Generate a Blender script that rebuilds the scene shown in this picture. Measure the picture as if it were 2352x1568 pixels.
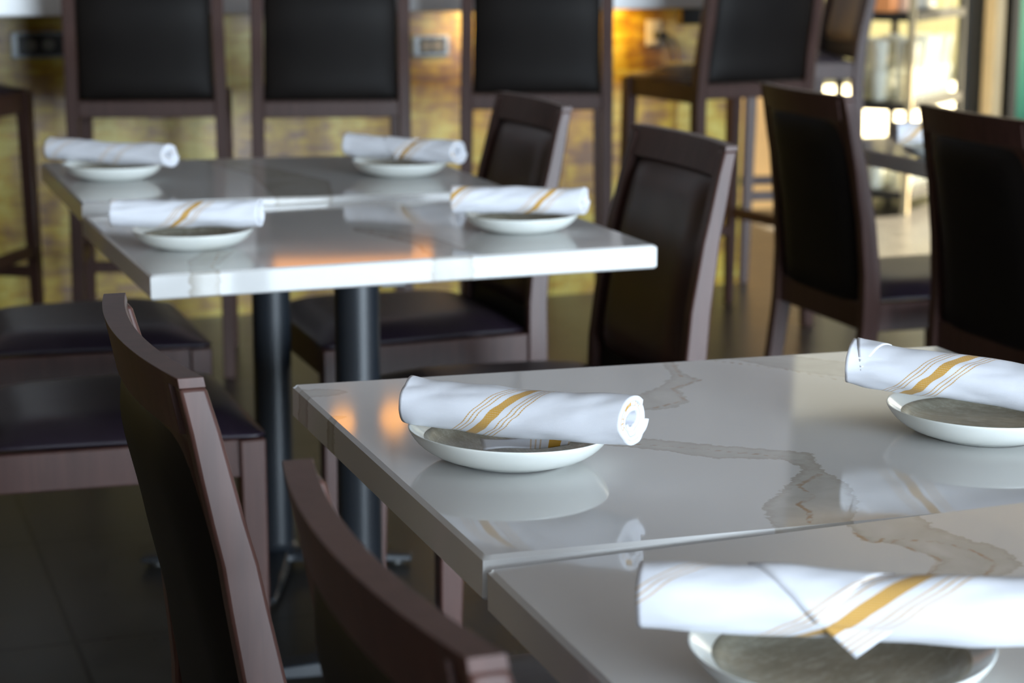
import bpy, bmesh, math, random
import numpy as np
from mathutils import Vector, Matrix, Euler, noise

S = bpy.context.scene
COL = S.collection
for o in list(bpy.data.objects):
    bpy.data.objects.remove(o)

# ------------------------------------------------------------------ camera
cd = bpy.data.cameras.new('camera')
cam = bpy.data.objects.new('camera', cd); COL.objects.link(cam)
cd.sensor_width = 36.0
cd.lens = 36.0 * 4622.57 / 2352.0
CP = Vector((-0.465, -1.3704, 1.2159))
cam.matrix_world = (Matrix.Translation(CP) @ Matrix.Rotation(-0.342, 4, 'Z')
                    @ Matrix.Rotation(math.pi/2 - 0.205, 4, 'X') @ Matrix.Rotation(0.0022, 4, 'Z'))
cd.dof.use_dof = True
cd.dof.focus_distance = 1.79
cd.dof.aperture_fstop = 7.1
cd.clip_start = 0.05
S.camera = cam
S.view_settings.view_transform = 'Standard'
S.view_settings.look = 'None'
S.view_settings.exposure = 0.0
S.view_settings.gamma = 1.0
S.view_settings.use_curve_mapping = False

# ------------------------------------------------------------------ world, sun, daylight through the windows
w = bpy.data.worlds.new('world'); S.world = w; w.use_nodes = True
bg = w.node_tree.nodes['Background']
bg.inputs['Color'].default_value = (1.0, 0.97, 0.80, 1)
bg.inputs['Strength'].default_value = 1.1

def lamp(name, kind, energy, color, loc, rot=(0, 0, 0), **kw):
    l = bpy.data.lights.new(name, kind); l.energy = energy; l.color = color
    for k, v in kw.items(): setattr(l, k, v)
    o = bpy.data.objects.new(name, l); COL.objects.link(o)
    o.location = loc; o.rotation_euler = rot
    return o

sun_dir = Vector((-0.76, -0.10, -0.64)).normalized()
sun = lamp('sun', 'SUN', 65.0, (1.0, 0.86, 0.62), (9, 6, 6), angle=0.009)
sun.rotation_euler = (-sun_dir).to_track_quat('Z', 'Y').to_euler()
# daylight of the long window front behind the camera (facing +y) and the side windows (facing -x)
lamp('daylight_front', 'AREA', 1700.0, (0.73, 0.87, 1.0), (3.1, -8.2, 1.40), (math.pi/2, 0, 0),
     shape='RECTANGLE', size=5.8, size_y=2.2)
lamp('daylight_side', 'AREA', 26.0, (1.0, 0.93, 0.78), (6.05, 5.6, 1.3), (math.pi/2, 0, math.pi/2),
     shape='RECTANGLE', size=1.4, size_y=2.2)

# ------------------------------------------------------------------ materials
MATS = {}
class NB:
    def __init__(s, name):
        s.m = bpy.data.materials.new(name); s.m.use_nodes = True
        s.t = s.m.node_tree; s.b = s.t.nodes['Principled BSDF']; MATS[name] = s.m
    def n(s, typ, **kw):
        x = s.t.nodes.new(typ)
        for k, v in kw.items():
            if k.startswith('i_'):
                key = k[2:]; key = int(key) if key.isdigit() else key.replace('_', ' ')
                s.put(x.inputs[key], v)
            else: setattr(x, k, v)
        return x
    def put(s, sock, v):
        if isinstance(v, bpy.types.NodeSocket): s.t.links.new(v, sock)
        elif isinstance(v, bpy.types.Node): s.t.links.new(v.outputs[0], sock)
        else: sock.default_value = v
    def math(s, op, a, b=0.0, c=0.0, clamp=False):
        x = s.t.nodes.new('ShaderNodeMath'); x.operation = op; x.use_clamp = clamp
        s.put(x.inputs[0], a); s.put(x.inputs[1], b); s.put(x.inputs[2], c)
        return x.outputs[0]
    def mix(s, f, a, b):
        x = s.t.nodes.new('ShaderNodeMix'); x.data_type = 'RGBA'
        s.put(x.inputs[0], f); s.put(x.inputs[6], a); s.put(x.inputs[7], b)
        return x.outputs[2]
    def ramp(s, f, stops):
        x = s.t.nodes.new('ShaderNodeValToRGB'); e = x.color_ramp.elements
        while len(e) < len(stops): e.new(0.5)
        for k, (p, c) in enumerate(stops): e[k].position = p; e[k].color = c
        s.put(x.inputs[0], f); return x.outputs[0]
    def smooth(s, v, a, b):
        x = s.t.nodes.new('ShaderNodeMapRange'); x.interpolation_type = 'SMOOTHSTEP'
        s.put(x.inputs[0], v); x.inputs[1].default_value = a; x.inputs[2].default_value = b
        return x.outputs[0]
    def noise(s, scale, detail=3, vec=None, rough=0.5, dist=0.0):
        x = s.t.nodes.new('ShaderNodeTexNoise')
        x.inputs['Scale'].default_value = scale; x.inputs['Detail'].default_value = detail
        x.inputs['Roughness'].default_value = rough; x.inputs['Distortion'].default_value = dist
        if vec is not None: s.put(x.inputs['Vector'], vec)
        return x.outputs['Fac']
    def obj(s, scale=(1, 1, 1)):
        tc = s.t.nodes.new('ShaderNodeTexCoord'); mp = s.t.nodes.new('ShaderNodeMapping')
        mp.inputs['Scale'].default_value = scale
        s.t.links.new(tc.outputs['Object'], mp.inputs['Vector']); return mp.outputs[0]
    def bump(s, h, strength=0.2, dist=0.001):
        x = s.t.nodes.new('ShaderNodeBump'); x.inputs['Strength'].default_value = strength
        x.inputs['Distance'].default_value = dist; s.put(x.inputs['Height'], h)
        s.t.links.new(x.outputs[0], s.b.inputs['Normal'])
    def set(s, **kw):
        for k, v in kw.items(): s.put(s.b.inputs[k.replace('_', ' ')], v)
        return s.m

def C4(r, g, b): return (r, g, b, 1.0)

def wood_mat(name, c0, c1, rough=0.38, scale=(60, 60, 4)):
    b = NB(name); v = b.obj(scale)
    n = b.noise(1.0, 4, v, 0.6, 0.4)
    b.set(Base_Color=b.ramp(n, [(0.3, C4(*c0)), (0.7, C4(*c1))]), Roughness=rough, Specular_IOR_Level=0.34, Coat_Weight=0.08, Coat_Roughness=0.25)
    b.bump(n, 0.12, 0.0006); return b.m
WOOD = wood_mat('dark_stained_wood', (0.050, 0.021, 0.0165), (0.080, 0.036, 0.029), 0.42)
WOODS = wood_mat('dark_stool_wood', (0.038, 0.0165, 0.012), (0.058, 0.026, 0.020), 0.5)
b = NB('black_vinyl'); n = b.noise(450, 2, b.obj()); n2 = b.noise(7, 2, b.obj())
b.set(Base_Color=b.ramp(n2, [(0.3, C4(.006, .0045, .004)), (0.7, C4(.009, .007, .006))]), Roughness=0.5, Specular_IOR_Level=0.16)
b.bump(n, 0.08, 0.0006); VINYL = b.m
b = NB('seat_vinyl'); n = b.noise(400, 2, b.obj()); n2 = b.noise(9, 3, b.obj())
b.set(Base_Color=b.ramp(n2, [(0.3, C4(.014, .009, .015)), (0.7, C4(.024, .016, .027))]), Roughness=0.36, Specular_IOR_Level=0.36)
b.bump(b.math('ADD', b.math('MULTIPLY', n, 0.2), b.math('MULTIPLY', n2, 3.0)), 0.15, 0.002); SEATV = b.m
b = NB('brown_leather'); n = b.noise(300, 2, b.obj()); n2 = b.noise(10, 2, b.obj())
b.set(Base_Color=b.ramp(n2, [(0.3, C4(.034, .014, .009)), (0.7, C4(.050, .020, .012))]), Roughness=0.36, Specular_IOR_Level=0.5)
b.bump(n, 0.06, 0.0006); LEATH = b.m
b = NB('black_powder_coated_steel'); n = b.noise(900, 2, b.obj())
b.set(Base_Color=C4(.012, .016, .022), Roughness=0.42, Metallic=0.0, Specular_IOR_Level=0.6); b.bump(n, 0.1, 0.0004); STEEL = b.m
b = NB('black_metal'); n = b.noise(300, 2, b.obj())
b.set(Base_Color=b.ramp(n, [(0, C4(.012, .012, .010)), (1, C4(.022, .021, .017))]), Roughness=0.45); BLACK = b.m
b = NB('brushed_steel'); n = b.noise(30, 3, b.obj((1, 1, 20)))
b.set(Base_Color=b.ramp(n, [(0.2, C4(.24, .25, .25)), (0.8, C4(.34, .35, .35))]), Metallic=0.7, Roughness=0.42); BRUSH = b.m
b = NB('cream_plastic'); n = b.noise(60, 2, b.obj())
b.set(Base_Color=b.ramp(n, [(0, C4(.62, .57, .46)), (1, C4(.68, .63, .52))]), Roughness=0.4); CREAM = b.m
b = NB('clear_glass'); n = b.noise(20, 2, b.obj())
b.set(Base_Color=C4(.92, .95, .90), Roughness=b.math('MULTIPLY', n, 0.04), Transmission_Weight=1.0, IOR=1.3); GLASS = b.m

b = NB('milky_glass'); n = b.noise(20, 2, b.obj())
b.set(Base_Color=C4(.86, .88, .80), Roughness=b.math('ADD', .12, b.math('MULTIPLY', n, 0.1)), Transmission_Weight=0.45, IOR=1.25); MILKY = b.m

# white quartz with taupe drifts (SDF attribute 'drift') and gold hairlines (attribute 'gold')
b = NB('white_quartz')
a1 = b.n('ShaderNodeAttribute', attribute_name='drift').outputs['Fac']
a2 = b.n('ShaderNodeAttribute', attribute_name='gold').outputs['Fac']
v = b.obj()
nj = b.math('SUBTRACT', b.noise(90, 5, v, 0.65), 0.5)
d1 = b.math('ADD', a1, b.math('MULTIPLY', nj, 0.020))
d2 = b.math('ADD', a2, b.math('MULTIPLY', b.math('SUBTRACT', b.noise(160, 4, v, 0.6), 0.5), 0.006))
inside = b.smooth(d1, 0.0012, -0.0012)
rim = b.math('MULTIPLY', b.smooth(d1, -0.010, 0.0), inside)
shade = b.noise(14, 4, v, 0.6, 1.0)
base = b.ramp(b.noise(3, 3, v), [(0.3, C4(.66, .655, .645)), (0.7, C4(.70, .695, .685))])
taupe = b.ramp(shade, [(0.3, C4(.46, .435, .39)), (0.55, C4(.55, .53, .49)), (0.75, C4(.63, .61, .58))])
c = b.mix(b.math('MULTIPLY', inside, 0.85), base, taupe)
c = b.mix(b.math('MULTIPLY', rim, 0.28), c, C4(.27, .20, .13))
gl = b.math('MULTIPLY', b.smooth(d2, 0.0036, 0.0006), b.smooth(b.noise(25, 3, v), 0.25, 0.6))
c = b.mix(b.math('MULTIPLY', gl, 0.75), c, C4(.36, .20, .075))
sp = b.noise(420, 1, v); c = b.mix(b.smooth(sp, 0.86, 0.9), c, C4(.2, .17, .15))
b.set(Base_Color=c, Roughness=b.math('ADD', 0.045, b.math('MULTIPLY', b.noise(6, 3, v), 0.03)), Specular_IOR_Level=0.5, IOR=1.5)
QUARTZ = b.m

# glazed stoneware: white outside, speckled grey-beige well
b = NB('white_glaze'); n = b.noise(25, 3, b.obj())
b.set(Base_Color=b.ramp(n, [(0.3, C4(.74, .765, .73)), (0.7, C4(.79, .81, .775))]), Roughness=0.14); GLAZE = b.m
b = NB('speckled_glaze'); v = b.obj((1, 1, 1)); n = b.noise(70, 5, b.obj((2.2, 0.7, 1)), 0.75); n2 = b.noise(14, 3, v)
c = b.mix(n2, b.ramp(n, [(0.35, C4(.24, .225, .165)), (0.5, C4(.36, .345, .27)), (0.66, C4(.62, .60, .51))]), C4(.34, .335, .27))
b.set(Base_Color=c, Roughness=0.22); b.bump(n, 0.25, 0.0012); SPECK = b.m

def napkin_mat(name, centers, faint=(), slope=1.0, stretch=1.0):
    b = NB(name)
    uv = b.n('ShaderNodeUVMap').outputs[0]
    sx = b.n('ShaderNodeSeparateXYZ'); b.put(sx.inputs[0], uv)
    u, vv = sx.outputs[0], sx.outputs[1]
    wob = b.math('MULTIPLY', b.math('SUBTRACT', b.noise(30, 2, uv), 0.5), 0.0005)
    q = b.math('ADD', b.math('ADD', u, b.math('MULTIPLY', vv, slope)), wob)
    q = b.math('DIVIDE', q, stretch); centers = [c_/stretch for c_ in centers]; faint = [c_/stretch for c_ in faint]
    tw = b.n('ShaderNodeTexWave', wave_type='BANDS', bands_direction='Y'); b.put(tw.inputs['Vector'], uv)
    tw.inputs['Scale'].default_value = 210; tw.inputs['Distortion'].default_value = 0
    twx = b.n('ShaderNodeTexWave', wave_type='BANDS', bands_direction='X'); b.put(twx.inputs['Vector'], uv)
    twx.inputs['Scale'].default_value = 210
    mask = None
    for c0 in centers:
        d = b.math('SUBTRACT', q, c0); ad = b.math('ABSOLUTE', d)
        wide = b.math('MULTIPLY', b.smooth(ad, 0.0056, 0.0051),
                      b.math('SUBTRACT', 1.0, b.math('MULTIPLY', b.math('MULTIPLY', tw.outputs['Fac'], twx.outputs['Fac']), 0.32)))
        th = None
        for off in (0.0125, 0.0166, 0.0207):
            e = b.math('ABSOLUTE', b.math('SUBTRACT', ad, off))
            t_ = b.math('MULTIPLY', b.smooth(e, 0.0009, 0.0004), b.math('ADD', 0.55, b.math('MULTIPLY', tw.outputs['Fac'], 0.45)))
            th = t_ if th is None else b.math('MAXIMUM', th, t_)
        k = b.math('MAXIMUM', wide, th)
        if c0 in faint: k = b.math('MULTIPLY', th, 0.8)
        mask = k if mask is None else b.math('MAXIMUM', mask, k)
    col = b.mix(mask, C4(.70, .71, .76), C4(.54, .29, .034)) if mask is not None else C4(.70, .71, .76)
    b.set(Base_Color=col, Roughness=0.85, Specular_IOR_Level=0.2, Sheen_Weight=0.15)
    b.bump(b.math('ADD', b.noise(1400, 2, uv), b.math('MULTIPLY', b.noise(55, 3, uv), 2.0)), 0.18, 0.0006)
    return b.m

b = NB('floor_tile')
tc = b.n('ShaderNodeTexCoord').outputs['Object']
br = b.n('ShaderNodeTexBrick', offset=0.0, squash=1.0); b.put(br.inputs['Vector'], tc)
br.inputs['Scale'].default_value = 1.0; br.inputs['Brick Width'].default_value = 0.6; br.inputs['Row Height'].default_value = 0.6
br.inputs['Mortar Size'].default_value = 0.006; br.inputs['Mortar Smooth'].default_value = 0.2
n = b.noise(5, 5, b.obj((1, 3, 1)), 0.65)
t = b.ramp(n, [(0.3, C4(.030, .030, .030)), (0.7, C4(.052, .050, .047))])
c = b.mix(br.outputs['Fac'], t, C4(.016, .016, .016))
b.set(Base_Color=c, Roughness=b.math('ADD', 0.22, b.math('MULTIPLY', n, 0.16)), Specular_IOR_Level=0.38)
b.bump(b.math('SUBTRACT', 1.0, br.outputs['Fac']), 0.3, 0.002); FLOOR = b.m

def gold_mat(name, stops, blend):
    b = NB(name)
    gm = b.n('ShaderNodeTexCoord').outputs['Object']
    mp = b.n('ShaderNodeMapping'); b.put(mp.inputs['Vector'], gm); mp.inputs['Rotation'].default_value = (math.pi/2, 0, 0)
    br = b.n('ShaderNodeTexBrick', offset=0.5); b.put(br.inputs['Vector'], mp.outputs[0])
    br.inputs['Scale'].default_value = 1.0; br.inputs['Brick Width'].default_value = 0.11; br.inputs['Row Height'].default_value = 0.024
    br.inputs['Mortar Size'].default_value = 0.0012; br.inputs['Color1'].default_value = C4(0, 0, 0); br.inputs['Color2'].default_value = C4(1, 1, 1)
    br.inputs['Mortar'].default_value = C4(.5, .5, .5)
    n = b.noise(5.0, 4, b.obj((1.2, 1, 0.6)), 0.6); n2 = b.noise(9, 3, b.obj((1.5, 1, 5)))
    f = b.math('ADD', b.math('ADD', b.math('MULTIPLY', n, 0.9), b.math('MULTIPLY', n2, 0.35)), b.math('MULTIPLY', br.outputs['Color'], 0.12))
    c = b.ramp(f, stops)
    c = b.mix(b.math('MULTIPLY', br.outputs['Fac'], 0.35), c, C4(.08, .055, .015))
    b.set(Base_Color=c, Roughness=0.34, Metallic=blend)
    b.bump(b.math('SUBTRACT', 1.0, br.outputs['Fac']), 0.3, 0.001); return b.m
GOLD = gold_mat('gold_mosaic_tile', [(0.52, C4(.16, .066, .003)), (0.62, C4(.31, .16, .003)), (0.71, C4(.48, .31, .010)), (0.83, C4(.58, .47, .08))], 0.0)
def plain(name, c, rough=0.6, var=0.12, scale=4, **kw):
    b = NB(name); n = b.noise(scale, 4, b.obj())
    b.set(Base_Color=b.ramp(n, [(0.3, C4(*[x*(1-var) for x in c])), (0.7, C4(*[min(1, x*(1+var)) for x in c]))]), Roughness=rough, **kw)
    return b.m
AMBERW = plain('amber_plaster', (.85, .46, .15), 0.55)
CEIL = plain('taupe_ceiling_paint', (.40, .37, .36), 0.8)
WALLP = plain('brown_wall_paint', (.40, .37, .37), 0.7)
WALLL = plain('umber_wall_paint', (.30, .22, .13), 0.7)
WHITEC = plain('white_bar_quartz', (.86, .86, .86), 0.25, 0.02)
FRAME = plain('bronze_frame', (.030, .028, .022), 0.4)
TANF = plain('tan_frame', (.34, .28, .17), 0.4)
TEAL = plain('teal_paint', (.02, .15, .15), 0.45)
PAVE = plain('pale_paving', (.60, .56, .44), 0.8)
WHITEP = plain('white_porcelain', (.78, .77, .70), 0.2, 0.03)
ORANGE = plain('orange_card', (.80, .30, .10), 0.5)
PINK = plain('peach_card', (.82, .55, .38), 0.5)
CORDM = plain('brown_cord', (.30, .17, .03), 0.5)
SOCK = plain('grey_socket_plastic', (.22, .22, .21), 0.5)
PLUGM = plain('black_plug', (.015, .018, .015), 0.4)
BLIND = plain('dark_recess', (.02, .02, .02), 0.4)
def emit(name, c, s):
    b = NB(name); n = b.noise(6, 2, b.obj())
    b.set(Base_Color=C4(*c), Emission_Color=C4(*c), Emission_Strength=b.math('MULTIPLY', b.math('ADD', 0.85, b.math('MULTIPLY', n, 0.3)), s)); return b.m
AMBERL = emit('amber_lamp_glow', (1.0, .42, .10), 3.0)
AMBERS = emit('amber_shelf_glow', (1.0, .36, .07), 1.6)
GREENL = emit('green_led_glow', (.45, 1.0, .12), 6.0)

# ------------------------------------------------------------------ mesh helpers
def mesh(name, verts, faces, mat, parent=None, smooth=True, uvs=None, mods=(), angle=40):
    me = bpy.data.meshes.new(name)
    me.from_pydata([tuple(map(float, v)) for v in verts], [], faces)
    me.update()
    bm = bmesh.new(); bm.from_mesh(me); bmesh.ops.recalc_face_normals(bm, faces=bm.faces); bm.to_mesh(me); bm.free()
    ms = mat if isinstance(mat, (list, tuple)) else [mat]
    for m in ms: me.materials.append(m)
    if uvs is not None:
        ul = me.uv_layers.new(name='UVMap')
        for lp in me.loops: ul.data[lp.index].uv = uvs[lp.vertex_index]
    if smooth:
        for p in me.polygons: p.use_smooth = True
        if angle: me.set_sharp_from_angle(angle=math.radians(angle))
    o = bpy.data.objects.new(name, me); COL.objects.link(o)
    if parent: o.parent = parent
    for m in mods: m(o)
    return o

def bevel(wd, seg=2):
    def f(o):
        m = o.modifiers.new('bevel', 'BEVEL'); m.width = wd; m.segments = seg; m.limit_method = 'ANGLE'; m.angle_limit = math.radians(35)
        m.harden_normals = False
    return f
def subsurf(l=2):
    def f(o):
        m = o.modifiers.new('subsurf', 'SUBSURF'); m.levels = l; m.render_levels = l
    return f
def solid(th, off=0.0):
    def f(o):
        m = o.modifiers.new('solidify', 'SOLIDIFY'); m.thickness = th; m.offset = off
    return f

class MB:
    def __init__(s): s.v = []; s.f = []
    def add(s, v, f):
        k = len(s.v); s.v += [tuple(x) for x in v]; s.f += [[i + k for i in q] for q in f]; return s
    def box(s, x0, x1, y0, y1, z0, z1):
        v = [(x, y, z) for x in (x0, x1) for y in (y0, y1) for z in (z0, z1)]
        return s.add(v, [[0, 1, 3, 2], [4, 6, 7, 5], [0, 4, 5, 1], [2, 3, 7, 6], [0, 2, 6, 4], [1, 5, 7, 3]])
    def loft(s, rings, cap=True):
        n = len(rings[0]); v = [p for r in rings for p in r]; f = []
        for i in range(len(rings) - 1):
            for j in range(n):
                f.append([i*n + j, i*n + (j+1) % n, (i+1)*n + (j+1) % n, (i+1)*n + j])
        if cap: f.append(list(range(n))[::-1]); f.append([(len(rings)-1)*n + j for j in range(n)])
        return s.add(v, f)
    def lathe(s, prof, n=48, c=(0, 0, 0)):
        rings = [[(c[0] + r*math.cos(2*math.pi*j/n), c[1] + r*math.sin(2*math.pi*j/n), c[2] + z) for j in range(n)] for r, z in prof]
        return s.loft(rings)
    def tube(s, pts, r, n=10):
        pts = [Vector(p) for p in pts]; rings = []
        for i, p in enumerate(pts):
            t = (pts[min(i+1, len(pts)-1)] - pts[max(i-1, 0)]).normalized()
            a = t.orthogonal() if i == 0 else (pa - t*pa.dot(t)); a.normalize(); pa = a; bb = t.cross(a)
            rings.append([p + (a*math.cos(2*math.pi*j/n) + bb*math.sin(2*math.pi*j/n))*r for j in range(n)])
        return s.loft(rings)
    def build(s, name, mat, parent=None, **kw): return mesh(name, s.v, s.f, mat, parent, **kw)

def empty(name, loc, rz=0.0, rx=0.0, ry=0.0):
    o = bpy.data.objects.new(name, None); COL.objects.link(o)
    o.location = loc; o.rotation_euler = (rx, ry, rz); o.empty_display_size = 0.1
    return o
def tag(o, label, cat, group=None):
    o['label'] = label; o['category'] = cat
    if group: o['group'] = group
    return o
def structure(o): o['kind'] = 'structure'; return o
def copy_tree(o, parent=None):
    c = o.copy(); COL.objects.link(c); c.parent = parent
    for ch in list(o.children): copy_tree(ch, c)
    return c

# ------------------------------------------------------------------ the room
structure(MB().box(-3.6, 8.5, -8.6, 7.2, -0.1, 0.0).build('floor', FLOOR, smooth=False)).location = (-0.07, 0.18, 0)
structure(MB().box(-3.6, 6.4, -8.6, 7.4, 3.0, 3.1).build('ceiling', CEIL, smooth=False))
structure(MB().box(-3.7, -3.55, -8.6, 7.4, 0, 3.0).build('wall_left', WALLL, smooth=False))
def wall_with_holes(name, axis, at, th, a0, a1, z1, holes, mat):
    m = MB(); cuts = sorted(holes); p = a0
    def bx(s0, s1, z0, zz):
        if axis == 'y': m.box(s0, s1, at, at + th, z0, zz)
        else: m.box(at, at + th, s0, s1, z0, zz)
    for h0, h1, hz0, hz1 in cuts:
        bx(p, h0, 0, z1); bx(h0, h1, 0, hz0); bx(h0, h1, hz1, z1); p = h1
    bx(p, a1, 0, z1)
    return structure(m.build(name, mat, smooth=False))
# front of house behind the camera: a band of low windows
wall_with_holes('wall_front', 'y', -8.6, 0.12, -3.6, 6.4, 3.0, [(0.2, 6.0, 0.25, 2.55)], WALLP)
wall_with_holes('wall_back', 'y', 7.2, 0.12, 3.7, 6.4, 3.0, [(3.85, 4.985, 0.05, 2.6), (5.20, 6.1, 0.05, 2.6)], FRAME)
wall_with_holes('wall_right', 'x', 6.2, 0.12, -8.6, 7.3, 3.0, [(4.95, 7.0, 0.12, 2.60)], WALLP)
structure(MB().box(-3.6, 2.4, 6.5, 6.62, 0, 3.0).build('wall_behind_bar', WALLP, smooth=False))
structure(MB().box(2.4, 3.70, 6.45, 7.25, 0, 1.1).build('wall_partition', AMBERW, smooth=False))
structure(MB().box(2.4, 3.70, 6.46, 7.25, 1.1, 3.0).build('wall_above_partition', WALLP, smooth=False))
structure(MB().box(-2.6, 2.56, 4.81, 4.93, 0, 0.955).build('wall_bar_front', GOLD, smooth=False))
def window(name, x0, x1, y, z0, z1, nv, fm):
    m = MB(); t = 0.05
    m.box(x0, x1, y-.03, y+.03, z0, z0+t); m.box(x0, x1, y-.03, y+.03, z1-t, z1)
    for k in range(nv + 1):
        xx = x0 + (x1-x0-t)*k/nv; m.box(xx, xx+t, y-.03, y+.03, z0, z1)
    o = structure(m.build(name, fm, smooth=False))
    return o
window('window_1', 0.2, 6.0, -8.54, 0.25, 2.55, 4, FRAME)
window('window_2', 3.85, 4.985, 7.26, 0.05, 2.6, 1, FRAME)
window('window_3', 5.20, 6.1, 7.26, 0.05, 2.6, 1, FRAME)
structure(MB().box(5.0, 5.05, 7.06, 7.16, 0, 2.7).build('trim_1', TANF, smooth=False))
structure(MB().box(5.095, 5.13, 7.06, 7.16, 0, 2.7).build('trim_2', FRAME, smooth=False))
# outside, beyond the back windows
OUTW = plain('olive_render', (.36, .36, .24), 0.8, .35, 1.2)
structure(MB().box(2.0, 14, 13.0, 13.3, -.1, 2.3).build('wall_outside', OUTW, smooth=False))
structure(MB().box(2.0, 14, 7.45, 16, -0.14, -0.02).build('pavement', PAVE, smooth=False))

# ------------------------------------------------------------------ quartz tables
def sd_poly(P, poly):
    poly = np.array(poly); d = np.full(len(P), 1e9); ins = np.zeros(len(P), bool)
    for i in range(len(poly)):
        a, bb = poly[i], poly[(i+1) % len(poly)]; e = bb - a; w_ = P - a
        t = np.clip((w_ @ e)/(e @ e), 0, 1); d = np.minimum(d, np.linalg.norm(w_ - t[:, None]*e, axis=1))
        c1 = (a[1] > P[:, 1]) != (bb[1] > P[:, 1])
        with np.errstate(divide='ignore', invalid='ignore'):
            xx = (bb[0]-a[0])*(P[:, 1]-a[1])/(bb[1]-a[1]) + a[0]
        ins ^= c1 & (P[:, 0] < xx)
    return np.where(ins, -d, d)
def sd_line(P, pl):
    pl = np.array(pl); d = np.full(len(P), 1e9)
    for i in range(len(pl)-1):
        a, bb = pl[i], pl[i+1]; e = bb - a; w_ = P - a
        t = np.clip((w_ @ e)/(e @ e), 0, 1); d = np.minimum(d, np.linalg.norm(w_ - t[:, None]*e, axis=1))
    return d
TW, TD, TT = 0.762, 0.610, 0.0356

def make_table(nl, yaw, roll, drifts, golds, label, turn=-17):
    """origin of the Empty: floor under the table centre; nl = near left top corner"""
    cx, sx = math.cos(yaw), math.sin(yaw)
    top = nl[2]
    t = empty('quartz_table', (nl[0] + cx*TW/2 - sx*TD/2, nl[1] + sx*TW/2 + cx*TD/2, 0.0), yaw)
    t['label'] = label; t['category'] = 'table'; t['group'] = 'white quartz pedestal tables'
    zc = top + math.sin(roll)*TW/2
    nx, ny = 110, 88; bv = 0.0035
    xs = [-TW/2] + list(np.linspace(-TW/2 + bv, TW/2 - bv, nx)) + [TW/2]
    ys = [-TD/2] + list(np.linspace(-TD/2 + bv, TD/2 - bv, ny)) + [TD/2]
    NX, NY = len(xs), len(ys); V = []; F = []
    def idx(i, j): return i*NY + j
    for i, x in enumerate(xs):
        for j, y in enumerate(ys):
            e = (i in (0, NX-1)) or (j in (0, NY-1))
            V.append((x, y, -bv*0.9 if e else 0.0))
    for i in range(NX-1):
        for j in range(NY-1): F.append([idx(i, j), idx(i+1, j), idx(i+1, j+1), idx(i, j+1)])
    rim = [idx(i, 0) for i in range(NX)] + [idx(NX-1, j) for j in range(1, NY)] + [idx(i, NY-1) for i in range(NX-2, -1, -1)] + [idx(0, j) for j in range(NY-2, 0, -1)]
    prev = rim
    for zz, ins in ((-TT + 0.003, 0), (-TT, 0.003)):
        k = len(V)
        for q in rim:
            x, y, _ = V[q]; V.append((x - math.copysign(ins, x)*(abs(x) > TW/2-1e-6), y - math.copysign(ins, y)*(abs(y) > TD/2-1e-6), zz))
        cur = list(range(k, k+len(rim)))
        for q in range(len(rim)):
            r2 = (q+1) % len(rim); F.append([prev[q], cur[q], cur[r2], prev[r2]])
        prev = cur
    F.append(prev)
    o = mesh('table_top', V, F, QUARTZ, t, angle=30)
    o.location = (0, 0, zc); o.rotation_euler = (0, -math.asin(math.sin(roll)), 0)
    P = np.array(V)[:, :2]
    Wd = np.stack([nl[0] + cx*(P[:, 0]+TW/2) - sx*(P[:, 1]+TD/2), nl[1] + sx*(P[:, 0]+TW/2) + cx*(P[:, 1]+TD/2)], 1)
    dd = np.full(len(P), 1.0); gg = np.full(len(P), 1.0)
    for q in drifts: dd = np.minimum(dd, sd_poly(Wd, q))
    for q in golds: gg = np.minimum(gg, sd_line(Wd, q))
    for nm, arr in (('drift', dd), ('gold', gg)):
        at = o.data.attributes.new(nm, 'FLOAT', 'POINT'); at.data.foreach_set('value', arr.astype(np.float32))
    # pedestal
    zt = zc - TT - 0.008
    m = MB(); m.lathe([(0.036, 0.03), (0.036, zt - 0.012)], 40); m.build('pedestal_column', STEEL, t)
    m = MB(); m.lathe([(0.060, 0.022), (0.058, 0.032), (0.040, 0.042), (0.036, 0.05)], 40); m.build('column_collar', STEEL, t)
    m = MB(); m.box(-.20, .20, -.018, .018, zt - .014, zt + .006); m.box(-.018, .018, -.20, .20, zt - .014, zt + .006)
    m.build('top_spider', STEEL, t, smooth=False)
    for k in range(4):
        a = k*math.pi/2 + math.radians(turn); ca, sa = math.cos(a), math.sin(a)
        m = MB(); L_ = 0.26
        rings = []
        for r, hw, z0, z1 in ((0.0, .032, .014, .042), (0.08, .030, .012, .036), (L_-.05, .024, .010, .024), (L_, .020, .010, .020)):
            rings.append([(r*ca - y*sa, r*sa + y*ca, z) for y, z in ((-hw, z0), (hw, z0), (hw*.8, z1), (-hw*.8, z1))])
        m.loft(rings)
        f = m.build('base_foot', STEEL, t, mods=(bevel(.003),))
        g = MB(); px, py = (L_-.03)*ca, (L_-.03)*sa
        g.lathe([(.016, 0), (.018, .004), (.016, .011)], 16, (px, py, 0)); g.build('leveller', BLACK, f)
    return t

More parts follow.
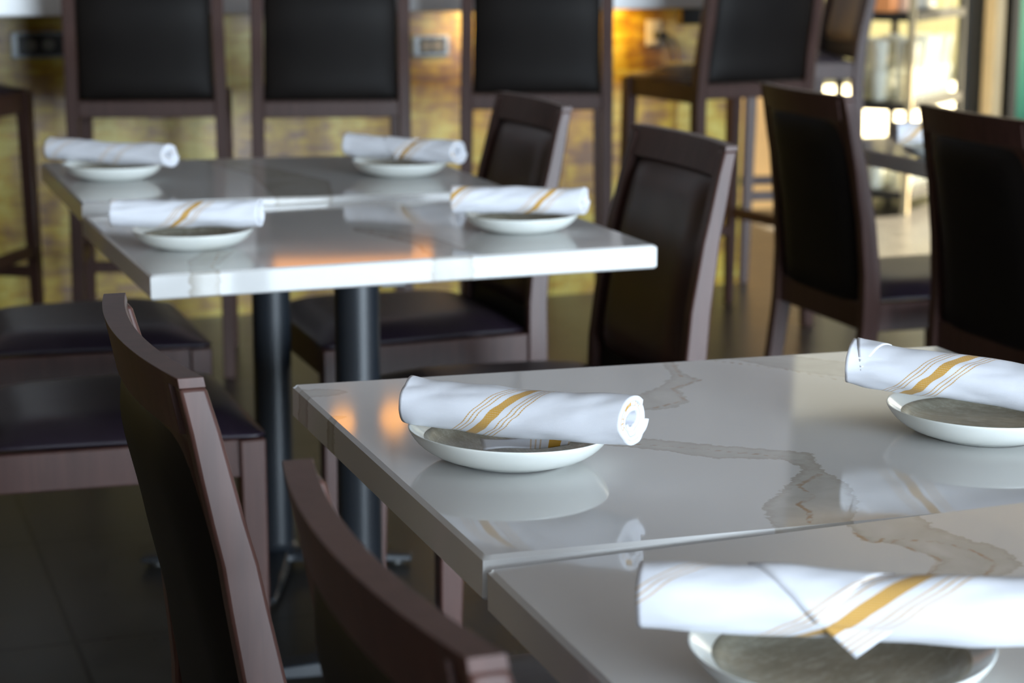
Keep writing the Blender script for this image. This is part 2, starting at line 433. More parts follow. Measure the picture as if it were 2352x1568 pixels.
A_drift = [[(.224, .307), (.261, .301), (.313, .259), (.359, .227), (.387, .209), (.368, .153), (.366, .102), (.348, .052), (.32, .012), (.31, -.01), (.245, -.01), (.251, .026), (.266, .065), (.307, .108), (.356, .165), (.348, .196), (.292, .215), (.252, .261), (.216, .286)],
           [(.417, .62), (.432, .62), (.413, .549), (.419, .516), (.378, .483), (.365, .427), (.334, .404), (.278, .404), (.317, .459), (.368, .503), (.397, .541)],
           [(.49, .615), (.56, .615), (.66, .50), (.70, .42), (.62, .44), (.54, .52)],
           [(-.01, .545), (-.01, .585), (.035, .58), (.05, .56), (.03, .548)], [(-.01, .43), (-.01, .47), (.02, .46)]]
A_gold = [[(.224, .295), (.279, .261), (.324, .226), (.356, .204)], [(.36, .141), (.321, .11), (.319, .076), (.295, .06), (.295, .037), (.279, .01)],
          [(.425, .604), (.405, .538), (.418, .516), (.372, .485), (.363, .433), (.317, .41)], [(.474, .602), (.529, .541), (.569, .46), (.608, .44)]]
B_drift = [[(.297, -.027), (.293, -.059), (.31, -.067), (.318, -.101), (.324, -.116), (.29, -.152), (.26, -.202), (.298, -.215), (.328, -.178), (.373, -.151), (.38, -.112), (.369, -.085), (.36, -.049), (.371, .01), (.30, .01)]]
B_gold = [[(.31, -.056), (.342, -.078), (.353, -.098), (.358, -.12), (.353, -.144), (.332, -.163)], [(.297, -.03), (.294, -.057), (.31, -.068), (.319, -.1), (.323, -.116), (.291, -.15)]]
C_drift = [[(.03, 1.34), (.075, 1.34), (.08, 1.40), (.13, 1.52), (.10, 1.56), (.05, 1.46)], [(.386, 1.34), (.446, 1.34), (.46, 1.42), (.45, 1.55), (.40, 1.66), (.36, 1.70), (.35, 1.66), (.40, 1.50)]]
C_gold = [[(.07, 1.34), (.073, 1.40), (.11, 1.53)], [(.386, 1.34), (.39, 1.42), (.41, 1.50), (.37, 1.66)]]
D_drift = [[(.30, 1.98), (.40, 1.98), (.45, 2.2), (.40, 2.4), (.33, 2.62), (.28, 2.62), (.33, 2.3)]]
make_table((0, 0, .750), 0.0, -0.0145, A_drift, A_gold, 'white veined quartz table in sharp focus, two dark wood chairs at its left', 45)
make_table((-.0069, -.6159, .7423), -0.0132, 0.0212, B_drift, B_gold, 'white quartz table nearest the viewer, cut off by the lower right corner of the photo', 45)
make_table((-.0197, 1.3616, .7415), 0.0155, 0.0018, C_drift, C_gold, 'white quartz table in the middle whose bright front edge shows two taupe patches', -9)
make_table((-.0258, 1.9923, .7584), -0.0073, -0.012, D_drift, [], 'far white quartz table standing nearest the row of bar stools')
make_table((1.708, 2.03, .740), 0.0, 0.0, [], [], 'grey looking quartz table at the far right, mostly hidden behind a black backed chair', 12)

# ------------------------------------------------------------------ dining chairs (facing +x, origin on the floor under the rear of the seat)
def interp(tab, z):
    for (z0, x0), (z1, x1) in zip(tab, tab[1:]):
        if z <= z1:
            f = (z - z0)/(z1 - z0); f = f*f*(3-2*f)*0.35 + f*0.65
            return x0 + (x1-x0)*f
    return tab[-1][1]
CPROF = [(0, -.105), (.12, -.060), (.27, -.016), (.40, 0), (.50, .0), (.60, -.009), (.70, -.025), (.80, -.046), (.875, -.063)]
CTH = [(0, .030), (.40, .040), (.60, .036), (.80, .026), (.875, .021)]
CHW = [(0, .198), (.42, .209), (.875, .190)]      # outer half width of the frame
def bow(y, hw): return -.019*(1 - (y/hw)**2)

def post(prof, th, hw, side, ztop, wy):
    m = MB(); rings = []
    for k in range(25):
        z = ztop*k/24; x = interp(prof, z); t = interp(th, z)/2; yo = interp(hw, z)*side; yi = yo - side*wy
        rings.append([(x - t, yo, z), (x + t, yo, z), (x + t, yi, z), (x - t, yi, z)])
    return m.loft(rings)

def pad(prof, hwf, z0, z1, y_in, off, bulge, th, sign, ny=12, nz=16):
    """upholstered panel between the posts; off = offset of its face from the profile line along x"""
    V = []; F = []
    for layer in (0, 1):
        for i in range(nz+1):
            z = z0 + (z1-z0)*i/nz
            hw = interp(hwf, z) - y_in
            for j in range(ny+1):
                y = -hw + 2*hw*j/ny
                x = interp(prof, z) + bow(y, hw + y_in)*min(1, max(0, (z-.42)/.3))
                if layer:
                    e = min(1, min(i, nz-i)/2.2)*min(1, min(j, ny-j)/2.2)
                    e = 1 - (1-e)**2
                    x += sign*(off + bulge*e)
                else: x += sign*(off - th)
                V.append((x, y, z))
    n = (ny+1)*(nz+1)
    for l in (0, n):
        for i in range(nz):
            for j in range(ny):
                a = l + i*(ny+1) + j; F.append([a, a+1, a+ny+2, a+ny+1])
    ring = [j for j in range(ny+1)] + [i*(ny+1)+ny for i in range(1, nz+1)] + [nz*(ny+1)+j for j in range(ny-1, -1, -1)] + [i*(ny+1) for i in range(nz-1, 0, -1)]
    for a, bb in zip(ring, ring[1:]+ring[:1]): F.append([a, bb, bb+n, a+n])
    return V, F

def make_chair(front_mat=LEATH):
    t = empty('dining_chair', (0, 0, 0))
    for s in (-1, 1):
        post(CPROF, CTH, CHW, s, .866, .026).build('back_leg', WOOD, t, mods=(bevel(.003),))
    # curved top rail over both posts
    m = MB(); rings = []
    for y in [-.190, -.178, -.1661] + [-.1645 + .329*k/24 for k in range(25)] + [.1661, .178, .190]:
        bx = bow(y, .190)
        sec = []
        for z, t_ in ((.824 if abs(y) < .165 else .8662, .024 if abs(y) < .165 else .0208), (.8745, .0205)):
            xc = interp(CPROF, z) + bx
            sec += [(xc - t_/2, y*(1 + (.875-z)*.06), z), (xc + t_/2, y*(1 + (.875-z)*.06), z)]
        rings.append([sec[0], sec[1], sec[3], sec[2]])
    m.loft(rings); m.build('top_rail', WOOD, t, mods=(bevel(.004, 3),))
    V, F = pad(CPROF, CHW, .478, .829, .026, .002, .026, .010, 1)
    mesh('back_cushion', V, F, front_mat, t, angle=0, mods=(subsurf(1),))
    V, F = pad(CPROF, CHW, .425, .829, .025, .004, .016, .010, -1)
    mesh('back_panel', V, F, VINYL, t, angle=0, mods=(subsurf(1),))
    # welt under the rail
    # seat frame: four apron rails in one ring
    m = MB()
    def apron(p, q, th):
        p, q = Vector((p[0], p[1], 0)), Vector((q[0], q[1], 0)); d = (q-p).normalized(); nn = Vector((-d.y, d.x, 0))*th/2
        m.loft([[e + nn + Vector((0, 0, .385)), e - nn + Vector((0, 0, .385)), e - nn + Vector((0, 0, .445)), e + nn + Vector((0, 0, .445))] for e in (p, q)])
    apron((.008, -.190), (.405, -.212), .022); apron((.008, .190), (.405, .212), .022)
    apron((.412, -.205), (.412, .205), .022); apron((.0, -.188), (.0, .188), .022)
    m.build('seat_frame', WOOD, t, smooth=False, mods=(bevel(.002, 1),))
    # cushion
    V = []; F = []; nx, ny = 12, 12
    for i in range(nx+1):
        u = i/nx; x = .014 + (.435-.014)*u; hw = .188 + (.232-.188)*u
        for j in range(ny+1):
            v_ = j/ny; y = -hw + 2*hw*v_
            e = min(1, min(i, nx-i)/2.5)*min(1, min(j, ny-j)/2.5); e = 1-(1-e)**2
            V.append((x, y, .453 + .028*e))
    n = len(V)
    for i in range(nx+1):
        u = i/nx; x = .014 + (.435-.014)*u; hw = .188 + (.232-.188)*u
        for j in range(ny+1): V.append((x, -hw + 2*hw*j/ny, .4455))
    for l in (0, n):
        for i in range(nx):
            for j in range(ny):
                a = l + i*(ny+1) + j; F.append([a, a+1, a+ny+2, a+ny+1])
    ring = [j for j in range(ny+1)] + [i*(ny+1)+ny for i in range(1, nx+1)] + [nx*(ny+1)+j for j in range(ny-1, -1, -1)] + [i*(ny+1) for i in range(nx-1, 0, -1)]
    for a, bb in zip(ring, ring[1:]+ring[:1]): F.append([a, bb, bb+n, a+n])
    mesh('seat', V, F, SEATV, t, angle=0, mods=(subsurf(1),))
    for s in (-1, 1):
        rings = []
        for z, h in ((0, .014), (.2, .018), (.445, .020)):
            xc, yc = .410 + (.445-z)*.01, s*.211
            rings.append([(xc-h, yc-h, z), (xc+h, yc-h, z), (xc+h, yc+h, z), (xc-h, yc+h, z)])
        MB().loft(rings).build('front_leg', WOOD, t, mods=(bevel(.0025, 1),))
    return t
GC = 'dark wood dining chairs with upholstered backs'
chair_spots = [
    (-.130, .318, 0, 'dark wood dining chair in focus at lower left, seen over its curved top rail'),
    (-.109, -.322, 0.0, 'blurred dark brown dining chair nearest the viewer, tucked at the left of the near table'),
    (-.250, 1.79, 0, 'dining chair with purplish black seat tucked under the middle table from the left'),
    (-.195, 2.48, 0, 'dining chair with black seat tucked under the far table from the left'),
    (.852, 2.385, math.pi, 'brown leather dining chair facing left at the far table'),
    (.852, 1.67, math.pi, 'brown leather dining chair right of the middle table, taller of the two facing left'),
    (1.608, 2.44, 0, 'black backed dining chair seen from behind, left of the two at the right edge'),
    (1.663, 1.865, 0, 'black backed dining chair cut off by the right edge, seen from behind'),
]
chair0 = make_chair()
for k, (x, y, rz, lb) in enumerate(chair_spots):
    c = chair0 if k == 0 else copy_tree(chair0)
    c.location = (x, y, 0); c.rotation_euler = (0, 0, rz); tag(c, lb, 'chair', GC)

# ------------------------------------------------------------------ bar stools (facing +x)
SPROF = [(0, -.035), (.35, -.008), (.70, 0), (.80, -.008), (1.00, -.045), (1.145, -.082)]
STH = [(0, .030), (.70, .040), (1.145, .027)]
SHW = [(0, .216), (.70, .212), (1.145, .206)]
def make_stool():
    t = empty('bar_stool', (0, 0, 0))
    for s in (-1, 1): post(SPROF, STH, SHW, s, 1.095, .033).build('back_leg', WOODS, t, mods=(bevel(.003),))
    m = MB(); rings = []
    for k in range(17):
        y = -.207 + .414*k/16; bx = bow(y, .207)*.7; sec = []
        for z, t_ in ((1.094, .028), (1.145, .024)):
            xc = interp(SPROF, z) + bx; sec += [(xc - t_/2, y, z), (xc + t_/2, y, z)]
        rings.append([sec[0], sec[1], sec[3], sec[2]])
    m.loft(rings); m.build('top_rail', WOODS, t, mods=(bevel(.004, 2),))
    m = MB(); m.box(-.018, .016, -.180, .180, .708, .752); m.build('lower_rail', WOODS, t, smooth=False, mods=(bevel(.003, 1),))
    V, F = pad(SPROF, SHW,   .754, 1.098, .033, .006, .008, .016, -1)
    mesh('back_panel', V, F, VINYL, t, angle=0, mods=(subsurf(1),))
    V, F = pad(SPROF, SHW, .80, 1.098, .034, .003, .018, .004, 1)
    mesh('back_cushion', V, F, LEATH, t, angle=0, mods=(subsurf(1),))
    m = MB(); m.box(.018, .37, -.206, -.182, .695, .752); m.box(.018, .37, .182, .206, .695, .752); m.box(.365, .39, -.19, .19, .695, .752)
    m.build('seat_frame', WOODS, t, smooth=False, mods=(bevel(.002, 1),))
    V = []; F = []; nx = ny = 10
    for l in (0, 1):
        for i in range(nx+1):
            for j in range(ny+1):
                e = min(1, min(i, nx-i)/3)*min(1, min(j, ny-j)/3); e = 1-(1-e)**2
                V.append((.022 + .385*i/nx, -.205 + .41*j/ny, (.7535 + .006 + .03*e) if l == 0 else .7525))
    n = (nx+1)*(ny+1)
    for l in (0, n):
        for i in range(nx):
            for j in range(ny):
                a = l + i*(ny+1) + j; F.append([a, a+1, a+ny+2, a+ny+1])
    ring = [j for j in range(ny+1)] + [i*(ny+1)+ny for i in range(1, nx+1)] + [nx*(ny+1)+j for j in range(ny-1, -1, -1)] + [i*(ny+1) for i in range(nx-1, 0, -1)]
    for a, bb in zip(ring, ring[1:]+ring[:1]): F.append([a, bb, bb+n, a+n])
    mesh('seat', V, F, SEATV, t, angle=0, mods=(subsurf(1),))
    for s in (-1, 1):
        rings = []
        for z, h in ((0, .013), (.35, .017), (.752, .019)):
            xc, yc = .378 + (.75-z)*.02, s*(.196 + (.75-z)*.012)
            rings.append([(xc-h, yc-h, z), (xc+h, yc-h, z), (xc+h, yc+h, z), (xc-h, yc+h, z)])
        MB().loft(rings).build('front_leg', WOODS, t, mods=(bevel(.0025, 1),))
        m = MB(); m.box(.0, .372, s*.202-.009, s*.202+.009, .285, .318); m.build('side_stretcher', WOODS, t, smooth=False, mods=(bevel(.002, 1),))
    m = MB(); m.box(.375, .395, -.19, .19, .225, .258); m.build('footrest', WOODS, t, smooth=False, mods=(bevel(.002, 1),))
    return t
GS = 'tall dark wood bar stools along the gold bar front'
def sp(px, py, qx, qy):                       # from the two rear posts: left and right
    return ((px+qx)/2, (py+qy)/2, math.atan2(qy-py, qx-px) + math.pi/2)
stools = [
    ((-.225, 4.19, math.radians(58)), 'bar stool at the left edge, only its front leg and footrests showing'),
    (sp(.211, 4.06, .629, 3.965), 'bar stool whose black back stands just right of the far left outlet'),
    (sp(.680, 3.905, 1.087, 3.812), 'bar stool whose black back rises behind the far right place setting'),
    (sp(1.290, 3.96, 1.670, 3.83), 'third bar stool, standing behind the far brown leather chair'),
    (sp(2.021, 4.04, 2.451, 4.11), 'bar stool beside the cream outlet and cord, seat showing left of its back'),
    ((3.0, 4.96, math.radians(172)), 'bar stool turned sideways at the bar end, showing past another stool'),
]
st0 = make_stool()
for k, ((x, y, rz), lb) in enumerate(stools):
    c = st0 if k == 0 else copy_tree(st0)
    c.location = (x, y, 0); c.rotation_euler = (0, 0, rz); tag(c, lb, 'bar stool', GS)

# ------------------------------------------------------------------ bar counter, outlets, cord
bar = MB().box(-2.6, 2.22, 4.40, 5.45, .958, 1.075).build('bar_counter', WHITEC, mods=(bevel(.006, 2),))
tag(bar, 'thick white quartz bar counter across the top of the picture', 'bar counter')
br_ = MB(); br_.box(2.22, 2.50, 4.56, 4.60, .90, .955); br_.box(2.46, 2.50, 4.56, 4.81, .90, .955)
tag(br_.build('counter_bracket', BLACK, smooth=False, mods=(bevel(.002, 1),)), 'short black bracket at the right end of the white bar counter', 'bracket')
def outlet(x, z, w_, h_, mat_plate, mat_in, label, vert=False):
    t = empty('wall_outlet', (x, 4.81, z)); tag(t, label, 'outlet', 'electrical outlets on the gold bar front')
    MB().box(-w_/2, w_/2, -.008, 0, -h_/2, h_/2).build('cover_plate', mat_plate, t, mods=(bevel(.003, 2),))
    if not vert:
        f = MB().box(-w_/2+.02, w_/2-.012, -.0105, -.0075, -h_/2+.008, h_/2-.008).build('recess_panel', BLIND, t, mods=(bevel(.002, 1),))
        for s in (-1, 1):
            m = MB(); m.loft([[(s*w_*.16 + .018*math.cos(a)*1.0, y, .017*math.sin(a)) for a in [2*math.pi*q/20 for q in range(20)]] for y in (-.0135, -.0100)])
            m.build('socket', SOCK, f)
    else:
        for s in (-1, 1):
            m = MB(); m.loft([[(.016*math.cos(a), y, s*.022 + .015*math.sin(a)) for a in [2*math.pi*q/20 for q in range(20)]] for y in (-.0115, -.0075)])
            m.build('socket', mat_in, t)
outlet(.235, .857, .165, .078, BRUSH, BLIND, 'wide steel outlet plate at far left under the bar counter')
outlet(1.458, .833, .120, .066, BRUSH, BLIND, 'steel rimmed black outlet between the second and third bar stools')
outlet(2.228, .861, .055, .085, CREAM, CREAM, 'cream outlet with a black plug in it, right of the third bar stool', True)
pc = empty('power_cord', (2.24, 4.80, .855)); tag(pc, 'thin brown cord with black plug hanging from the cream outlet', 'cord')
MB().box(-.014, .018, -.045, 0.0, -.012, .010).build('plug', PLUGM, pc, mods=(bevel(.004, 2),))
MB().tube([(.010, -.03, .0), (.035, -.035, -.005), (.058, -.03, -.03), (.070, -.02, -.08), (.072, -.015, -.14), (.066, -.012, -.30), (.060, -.012, -.62), (.02, -.012, -.835)], .0042).build('cable', CORDM, pc)

# ------------------------------------------------------------------ plates
def make_plate(mode=0):
    n = 72
    prof = [(.0, .0045), (.044, .0045), (.0475, .0), (.052, .0), (.0545, .0022), (.064, .0042), (.0745, .0092), (.0830, .0160), (.0880, .0228), (.0902, .0268),
            (.0900, .0281), (.0886, .0280), (.0850, .0250), (.0765, .0188), (.0700, .0150), (.0640, .0118), (.050, .0092), (.025, .0086), (.0, .0085)]
    V = []; F = []; mi = []
    for i, (r, z) in enumerate(prof):
        for j in range(n):
            a = 2*math.pi*j/n
            V.append((max(r, 1e-4)*math.cos(a), max(r, 1e-4)*math.sin(a), z))
    for i in range(len(prof)-1):
        for j in range(n):
            F.append([i*n+j, i*n+(j+1) % n, (i+1)*n+(j+1) % n, (i+1)*n+j]); mi.append(0)
    F.append([j for j in range(n)][::-1]); mi.append(0); F.append([(len(prof)-1)*n+j for j in range(n)]); mi.append(0)
    t = empty('side_plate', (0, 0, 0))
    mesh('plate_body', V, F, GLAZE, t, angle=60, mods=(subsurf(1),))
    prof2 = [(.0, .0094), (.025, .0094), (.050, .0099), (.064, .0124), (.0705, .0160), (.0755, .0188), (.0762, .0184)]
    V = []; F = []
    for i, (r, z) in enumerate(prof2):
        for j in range(n):
            a = 2*math.pi*j/n; V.append((max(r, 1e-4)*math.cos(a), max(r, 1e-4)*math.sin(a), z))
    for i in range(len(prof2)-1):
        for j in range(n): F.append([i*n+j, i*n+(j+1) % n, (i+1)*n+(j+1) % n, (i+1)*n+j])
    F.append([j for j in range(n)][::-1])
    w_ = mesh('speckled_well', V, F, SPECK, t, angle=0); w_['label'] = 'grey beige speckled glaze inside the white rim'
    return t
def table_z(nl, roll, yaw, x, y, off=0.0):
    u = (x-nl[0])*math.cos(yaw) + (y-nl[1])*math.sin(yaw); return nl[2] + math.sin(roll)*u + off
TA = ((0, 0, .750), -.0145, 0.0); TB = ((-.0069, -.6159, .7423), .0212, -.0132)
TC = ((-.0197, 1.3616, .7415), .0018, .0155); TDn = ((-.0258, 1.9923, .7584), -.012, -.0073); TK = ((1.708, 2.03, .740), 0, 0)
plate0 = make_plate()
pl = [
    (TA, .113, .262, 0, 'white side plate in sharp focus on the table, striped napkin across it'),
    (TA, .576, .226, 1.0, 'white side plate at the right edge, raised napkin end over its rim'),
    (TB, .134, -.308, 2.0, 'large blurred side plate at the bottom right with speckled grey well in view'),
    (TC, .083, 1.588, 3.0, 'white side plate at the left of the middle table'),
    (TC, .600, 1.578, 0.6, 'white side plate at the right of the middle table'),
    (TDn, .074, 2.316, 4.0, 'white side plate on the left corner of the far table'),
    (TDn, .600, 2.252, 5.0, 'white side plate on the right half of the far table'),
    (TK, 1.775, 2.25, 1.5, 'small white side plate on the grey table at the far right'),
]
for k, (T_, x, y, a, lb) in enumerate(pl):
    c = plate0 if k == 0 else copy_tree(plate0)
    c.location = (x, y, table_z(*T_, x, y, .0004)); c.rotation_euler = (0, T_[1] and -T_[1], 0)
    if k == 0: c.location.z += .0012
    if k == 2: c.scale = (1.07, 1.07, 1.07)
    c.rotation_euler = (Matrix.Rotation(-T_[1] + (.019 if k == 0 else 0), 3, 'Y') @ Matrix.Rotation(a, 3, 'Z')).to_euler()
    tag(c, lb, 'plate', 'round white side plates')

# ------------------------------------------------------------------ rolled napkins
def make_napkin(p0, p1, R, centers, seed, label, flaps=(), faint=(), ext=0.0, twist=0.0, flare0=.10, flare1=.02, sheet=None, squash=.94, skew=.28, slope=1.0, stretch=1.0):
    p0, p1 = Vector(p0), Vector(p1); d = p1 - p0; L = d.length + ext; d.normalize()
    yaw = math.atan2(d.y, d.x); pit = -math.asin(d.z)
    c = p0 + d*L/2
    c.z += .0013 if seed < 2 else .0026
    t = empty('rolled_napkin', c); t.rotation_euler = (0, pit, yaw)
    tag(t, label, 'napkin', 'rolled white napkins with gold stripes')
    mat = napkin_mat('striped_napkin_cloth', centers, faint, slope, stretch)
    rnd = random.Random(seed); ph = [rnd.uniform(0, 6.28) for _ in range(8)]
    nx, turns, npt = 72, 3.4, 44
    nt = int(turns*npt); r0 = .0058
    th_end = math.radians(262)               # where the outer edge of the cloth lies (0 = top, + towards the viewer)
    def surf(x, th, rr):
        """th measured from the top towards -y (viewer)"""
        f = rr/R; u = x/L
        cy, cz = .6*math.sin(th), .6*math.cos(th)
        wr = (.0022*noise.noise((u*3.2 + cz*.8 + ph[0], cy*1.6, cz*1.6 + ph[1])) +   .0015*noise.noise((u*8 - cz*3 + ph[2], cy*3, cz*3 + ph[3])))
        fl = 1 + flare0*max(0, (-u-.40)/.10)**2*math.sin(th+ph[3])*1.0 + flare1*max(0, (u-.40)/.10)**2
        rad = (rr + wr*f*1.25)*fl
        sag = -.0012*math.sin(math.pi*(u+.5))
        y = -rad*math.sin(th); z = rad*math.cos(th)*squash + sag
        return (y, z)
    V = []; UV = []; F = []
    for i in range(nx+1):
        x = -L/2 + L*i/nx
        for k in range(nt+1):
            g = k/nt                          # 0 outer edge -> 1 inner
            th = th_end - g*turns*2*math.pi
            rr = R - (R-r0)*g - .0026*max(0, 1 - g/.16)**1.5
            # axial skew of the inner layers, so the end shows a stepped spiral
            xx = x - math.copysign(1, x)*max(0, abs(x)/(L/2)-.8)/.2*(.0035*abs(math.sin(2.3*g*turns+ph[4])))*(g > .25)
            y, z = surf(xx, th, rr)
            xx += skew*max(0, x/L + .1)/.6*y
            V.append((xx, y, z)); UV.append((xx, R*(th) if g < .33 else R*th*1.0 + .07*g))
    w_ = nt+1
    for i in range(nx):
        for k in range(nt): F.append([i*w_+k, i*w_+k+1, (i+1)*w_+k+1, (i+1)*w_+k])
    me = bpy.data.meshes.new('rolled_cloth'); me.from_pydata(V, [], F); me.update(); me.materials.append(mat)
    ul = me.uv_layers.new(name='UVMap')
    lv = np.zeros(len(me.loops), np.int32); me.loops.foreach_get('vertex_index', lv)
    ul.data.foreach_set('uv', np.array(UV, np.float32)[lv].ravel())
    for p in me.polygons: p.use_smooth = True
    o = bpy.data.objects.new('rolled_cloth', me); COL.objects.link(o); o.parent = t
    solid(.0042, -1.0)(o)
    # loose corners that lie on the roll or hang from it: (x, arc) triangles, arc measured from the top towards the viewer
    for tri, hang in flaps:
        V = []; UV = []; F = []; n = 14
        a, b_, c_ = [Vector((q[0], q[1])) for q in tri]
        amax = R*math.radians(118)
        for i in range(n+1):
            for j in range(n+1-i):
                q = a + (b_-a)*(i/n) + (c_-a)*(j/n)
                x, arc = q.x, q.y; th = min(arc, amax)/R
                y, z = surf(x, th, R + .0014)
                if arc > amax:
                    e = arc - amax; y += e*hang[0]; z += e*hang[1]
                V.append((x, y, z)); UV.append((x, arc))
        def id_(i, j): return sum(n+1-k for k in range(i)) + j
        for i in range(n):
            for j in range(n-i):
                F.append([id_(i, j), id_(i+1, j), id_(i, j+1)])
                if j < n-i-1: F.append([id_(i+1, j), id_(i+1, j+1), id_(i, j+1)])
        mesh('loose_corner', V, F, mat, t, uvs=UV, angle=0, mods=(solid(.0013, 0),))
    if sheet:
        # a flat tongue of cloth lying under the roll on the plate: corners in world space
        q = [Vector(s_) for s_ in sheet[0]]; inv = (Matrix.Translation(c) @ Euler((0, pit, yaw)).to_matrix().to_4x4()).inverted()
        V = []; UV = []; F = []; n = 20
        ln = (q[1]-q[0]).length
        for i in range(n+1):
            for j in range(9):
                u, v_ = i/n, j/8
                p = (q[0]*(1-u) + q[1]*u)*(1-v_) + (q[3]*(1-u) + q[2]*u)*v_
                p = p + Vector((0, 0, .0012*math.sin(u*7+v_*3) + .0015*v_*v_))
                V.append(inv @ p); UV.append((sheet[1] + u*ln, 0))
        for i in range(n):
            for j in range(8): F.append([i*9+j, i*9+j+1, (i+1)*9+j+1, (i+1)*9+j])
        mesh('loose_corner', V, F, mat, t, uvs=UV, angle=0, mods=(solid(.0013, 0),))
    return t
Rn = .0208
make_napkin((.032, .297, .7995), (.192, .162, .8005), Rn, [.015, .26], 1, 'white napkin roll in sharp focus with one gold stripe group',
            sheet=([(.082, .240, .7655), (.154, .219, .7690), (.162, .229, .7735), (.088, .267, .7665)], .26 - .062))
make_napkin((.472, .294, .8035), (.588, .182, .7955), Rn, [.004], 2, 'white striped napkin at the right edge with its left end flared upward', ext=.06, flare0=.22,
            flaps=[(((-.11, -.012), (-.095, .035), (-.07, -.02)), (0, -1))])
make_napkin((.020, -.250, .7978), (.232, -.362, .7988), .0205, [.052, -.115], 3, 'white striped napkin roll nearest the viewer, pointed corner hanging over its plate', ext=.02, faint=(-.115,), slope=1.42, stretch=1.5,
            flaps=[(((-.062, -.004), (-.018, .040), (.03, -.012)), (0, -1)), (((-.022, .036), (.034, .038), (.006, .0605)), (-.3, -.95))])
make_napkin((-.032, 1.622, .7905), (.179, 1.556, .7905), .0190, [.030, -.118], 4, 'striped napkin roll on the left plate of the middle table', faint=(-.118,))
make_napkin((.497, 1.613, .791), (.686, 1.523, .791), .0205, [.068, -.075], 5, 'napkin roll with a gold stripe at each end, right of the middle table')
make_napkin((-.025, 2.405, .8055), (.166, 2.228, .8045), .0190, [.050, -.085], 6, 'faintly striped napkin roll on the left plate of the far table', faint=(.050, -.085))
make_napkin((.520, 2.325, .802), (.685, 2.150, .7995), .0205, [.052], 7, 'napkin roll with a folded triangle tip on the right plate of the far table',
            flaps=[(((-.055, -.016), (.045, -.012), (-.005, .052)), (0, -1))])
make_napkin((1.684, 2.30, .7905), (1.877, 2.25, .7905), .0215, [-.03], 8, 'napkin roll seen end on at the far right between two black chair backs', flare0=.05)

# ------------------------------------------------------------------ the glassware rack by the windows
rk = empty('glassware_rack', (0, 0, 0)); tag(rk, 'black metal shelf rack holding glassware in the sun at the upper right', 'shelf rack')
ca = Vector((3.97, 6.08, 0)); ex = Vector((.755, .655, 0)).normalized(); ey = Vector((-.655, .755, 0))
rk.location = ca; rk.rotation_euler = (0, 0, math.atan2(ex.y, ex.x))
RW, RD = .72, .34
for x in (0, RW-.028):
    for y in (0, RD-.028):
        MB().box(x, x+.028, y, y+.028, 0, 1.75).build('upright', TANF if (x == 0 and y == 0) else BLACK, rk, smooth=False, mods=(bevel(.002, 1),))
SH = [.10, .475, .850, 1.22, 1.60]
for z in SH:
    m = MB(); m.box(.029, RW-.029, -.004, .02, z-.035, z); m.box(.029, RW-.029, RD-.02, RD+.004, z-.035, z)
    m.box(-.004, .02, .029, RD-.029, z-.035, z); m.box(RW-.02, RW+.004, .029, RD-.029, z-.035, z); m.box(.021, RW-.021, .021, RD-.021, z-.012, z)
    m.build('shelf', BLACK, rk, smooth=False)
RM = Matrix.Translation(ca) @ Matrix.Rotation(rk.rotation_euler.z, 4, 'Z')
gl0 = None
def tumbler():
    m = MB(); m.lathe([(.0, .002), (.024, .0), (.027, .004), (.036, .125), (.0362, .127), (.0345, .126), (.0255, .012), (.0, .010)], 24)
    return m.build('glass_tumbler', MILKY)
gw = 0
for z in (SH[1], SH[0]):
    for i in range(7):
        for j in range(3):
            o = tumbler() if gl0 is None else gl0.copy()
            if gl0 is None: gl0 = o
            else: COL.objects.link(o)
            o.location = RM @ Vector((.075 + i*.095, .07 + j*.10, z + .0006))
            tag(o, 'pale glass tumbler standing on a lower shelf of the black rack', 'glass', 'tumblers on the lower rack shelves')
gs0 = None
for i in range(7):
    for j in range(3):
        if (i + j) % 3 == 2: continue
        if gs0 is None: o = gl0.copy(); gs0 = o
        else: o = gs0.copy()
        COL.objects.link(o); o.location = RM @ Vector((.075 + i*.095, .07 + j*.10, SH[1] + .0006 + .1285))
        tag(o, 'pale glass tumbler stacked on top of another tumbler on the rack', 'glass', 'stacked tumblers on the rack')
p0 = None
for k in range(6):
    if p0 is None:
        p0 = MB().lathe([(.0, .003), (.06, .0), (.065, .003), (.105, .012), (.105, .0145), (.065, .006), (0, .006)], 40).build('serving_plate', WHITEP); o = p0
    else: o = p0.copy(); COL.objects.link(o)
    o.location = RM @ Vector((.46, .17, SH[2] + .0006 + k*.0112)); tag(o, 'white serving plate in a stack on the upper shelf of the rack', 'plate', 'stacked serving plates on the rack')
for k, (x, y, mt, lb) in enumerate([(.09, .20, ORANGE, 'orange box on the upper shelf of the rack'), (.21, .17, PINK, 'peach coloured box beside the orange box on the rack')]):
    o = MB().box(-.05, .05, -.08, .08, 0, .14).build('carton', mt, mods=(bevel(.004, 1),)); o.location = RM @ Vector((x, y, SH[2] + .0006)); o.rotation_euler = (0, 0, rk.rotation_euler.z)
    tag(o, lb, 'box')
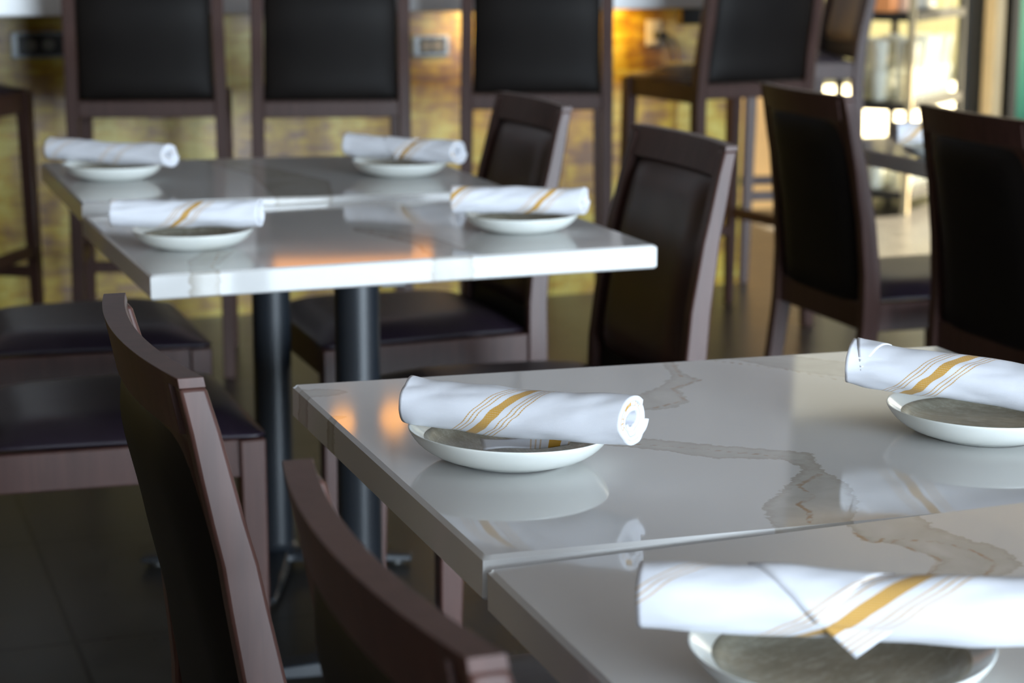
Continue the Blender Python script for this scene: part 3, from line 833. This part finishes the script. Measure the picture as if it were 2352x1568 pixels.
j = MB().lathe([(0, 0), (.045, 0), (.05, .01), (.05, .17), (.03, .22), (.02, .26), (.022, .30), (0, .30)], 28).build('glass_jug', GLASS)
j.location = RM @ Vector((.62, .10, SH[2]+.0006)); tag(j, 'tall glass bottle on the right of the upper rack shelf', 'bottle')

# outside: a teal planter seen through the right hand window
tp = MB(); tp.lathe([(0, 0), (.30, 0), (.34, .06), (.38, .8), (.42, .86), (.40, .88), (.36, .84), (0, .82)], 32)
o = tp.build('garden_planter', TEAL); o.location = (6.60, 8.9, -.02); tag(o, 'teal round planter outside the window at the right edge', 'planter')

# ------------------------------------------------------------------ lamps of the bar, above the frame (seen as warm reflections)
def pendant(x, y, z, r, lb):
    t = empty('pendant_lamp', (x, y, z)); tag(t, lb, 'lamp', 'amber pendant lamps over the bar')
    MB().lathe([(.004, -r), (r*.6, -r*.8), (r, 0), (r*.6, r*.8), (.012, r)], 24).build('globe', AMBERL, t)
    MB().tube([(0, 0, r), (0, 0, 3.0 - z)], .004, 8).build('cord', BLACK, t)
pendant(1.13, 4.62, 1.80, .045, 'amber pendant lamp over the bar')
pendant(-.45, 4.62, 1.85, .05, 'amber pendant lamp over the left part of the bar')
pendant(1.30, 4.62, 1.79, .05, 'amber pendant lamp beside the other over the bar')
t = empty('back_bar_shelf', (1.64, 6.36, 1.52)); tag(t, 'amber lit shelf on the wall behind the bar', 'shelf')
MB().box(-.35, .35, -.12, .13, 0, .03).build('shelf_board', WOODS, t, smooth=False)
MB().box(-.33, .33, .10, .13, .03, .16).build('amber_light_panel', AMBERS, t, smooth=False)
t = empty('counter_light_strip', (1.85, 4.72, .9575)); tag(t, 'warm light strip under the right end of the bar counter', 'light strip')
MB().box(-.30, .30, -.012, .012, -.012, 0).build('housing', BRUSH, t, smooth=False)
MB().box(-.29, .29, -.009, .009, -.0135, -.0122).build('diffuser', AMBERS, t, smooth=False)
lamp('counter_strip_light', 'AREA', 3.6, (1.0, .66, .26), (1.85, 4.72, .940), (math.radians(22), 0, 0), shape='RECTANGLE', size=.58, size_y=.02)
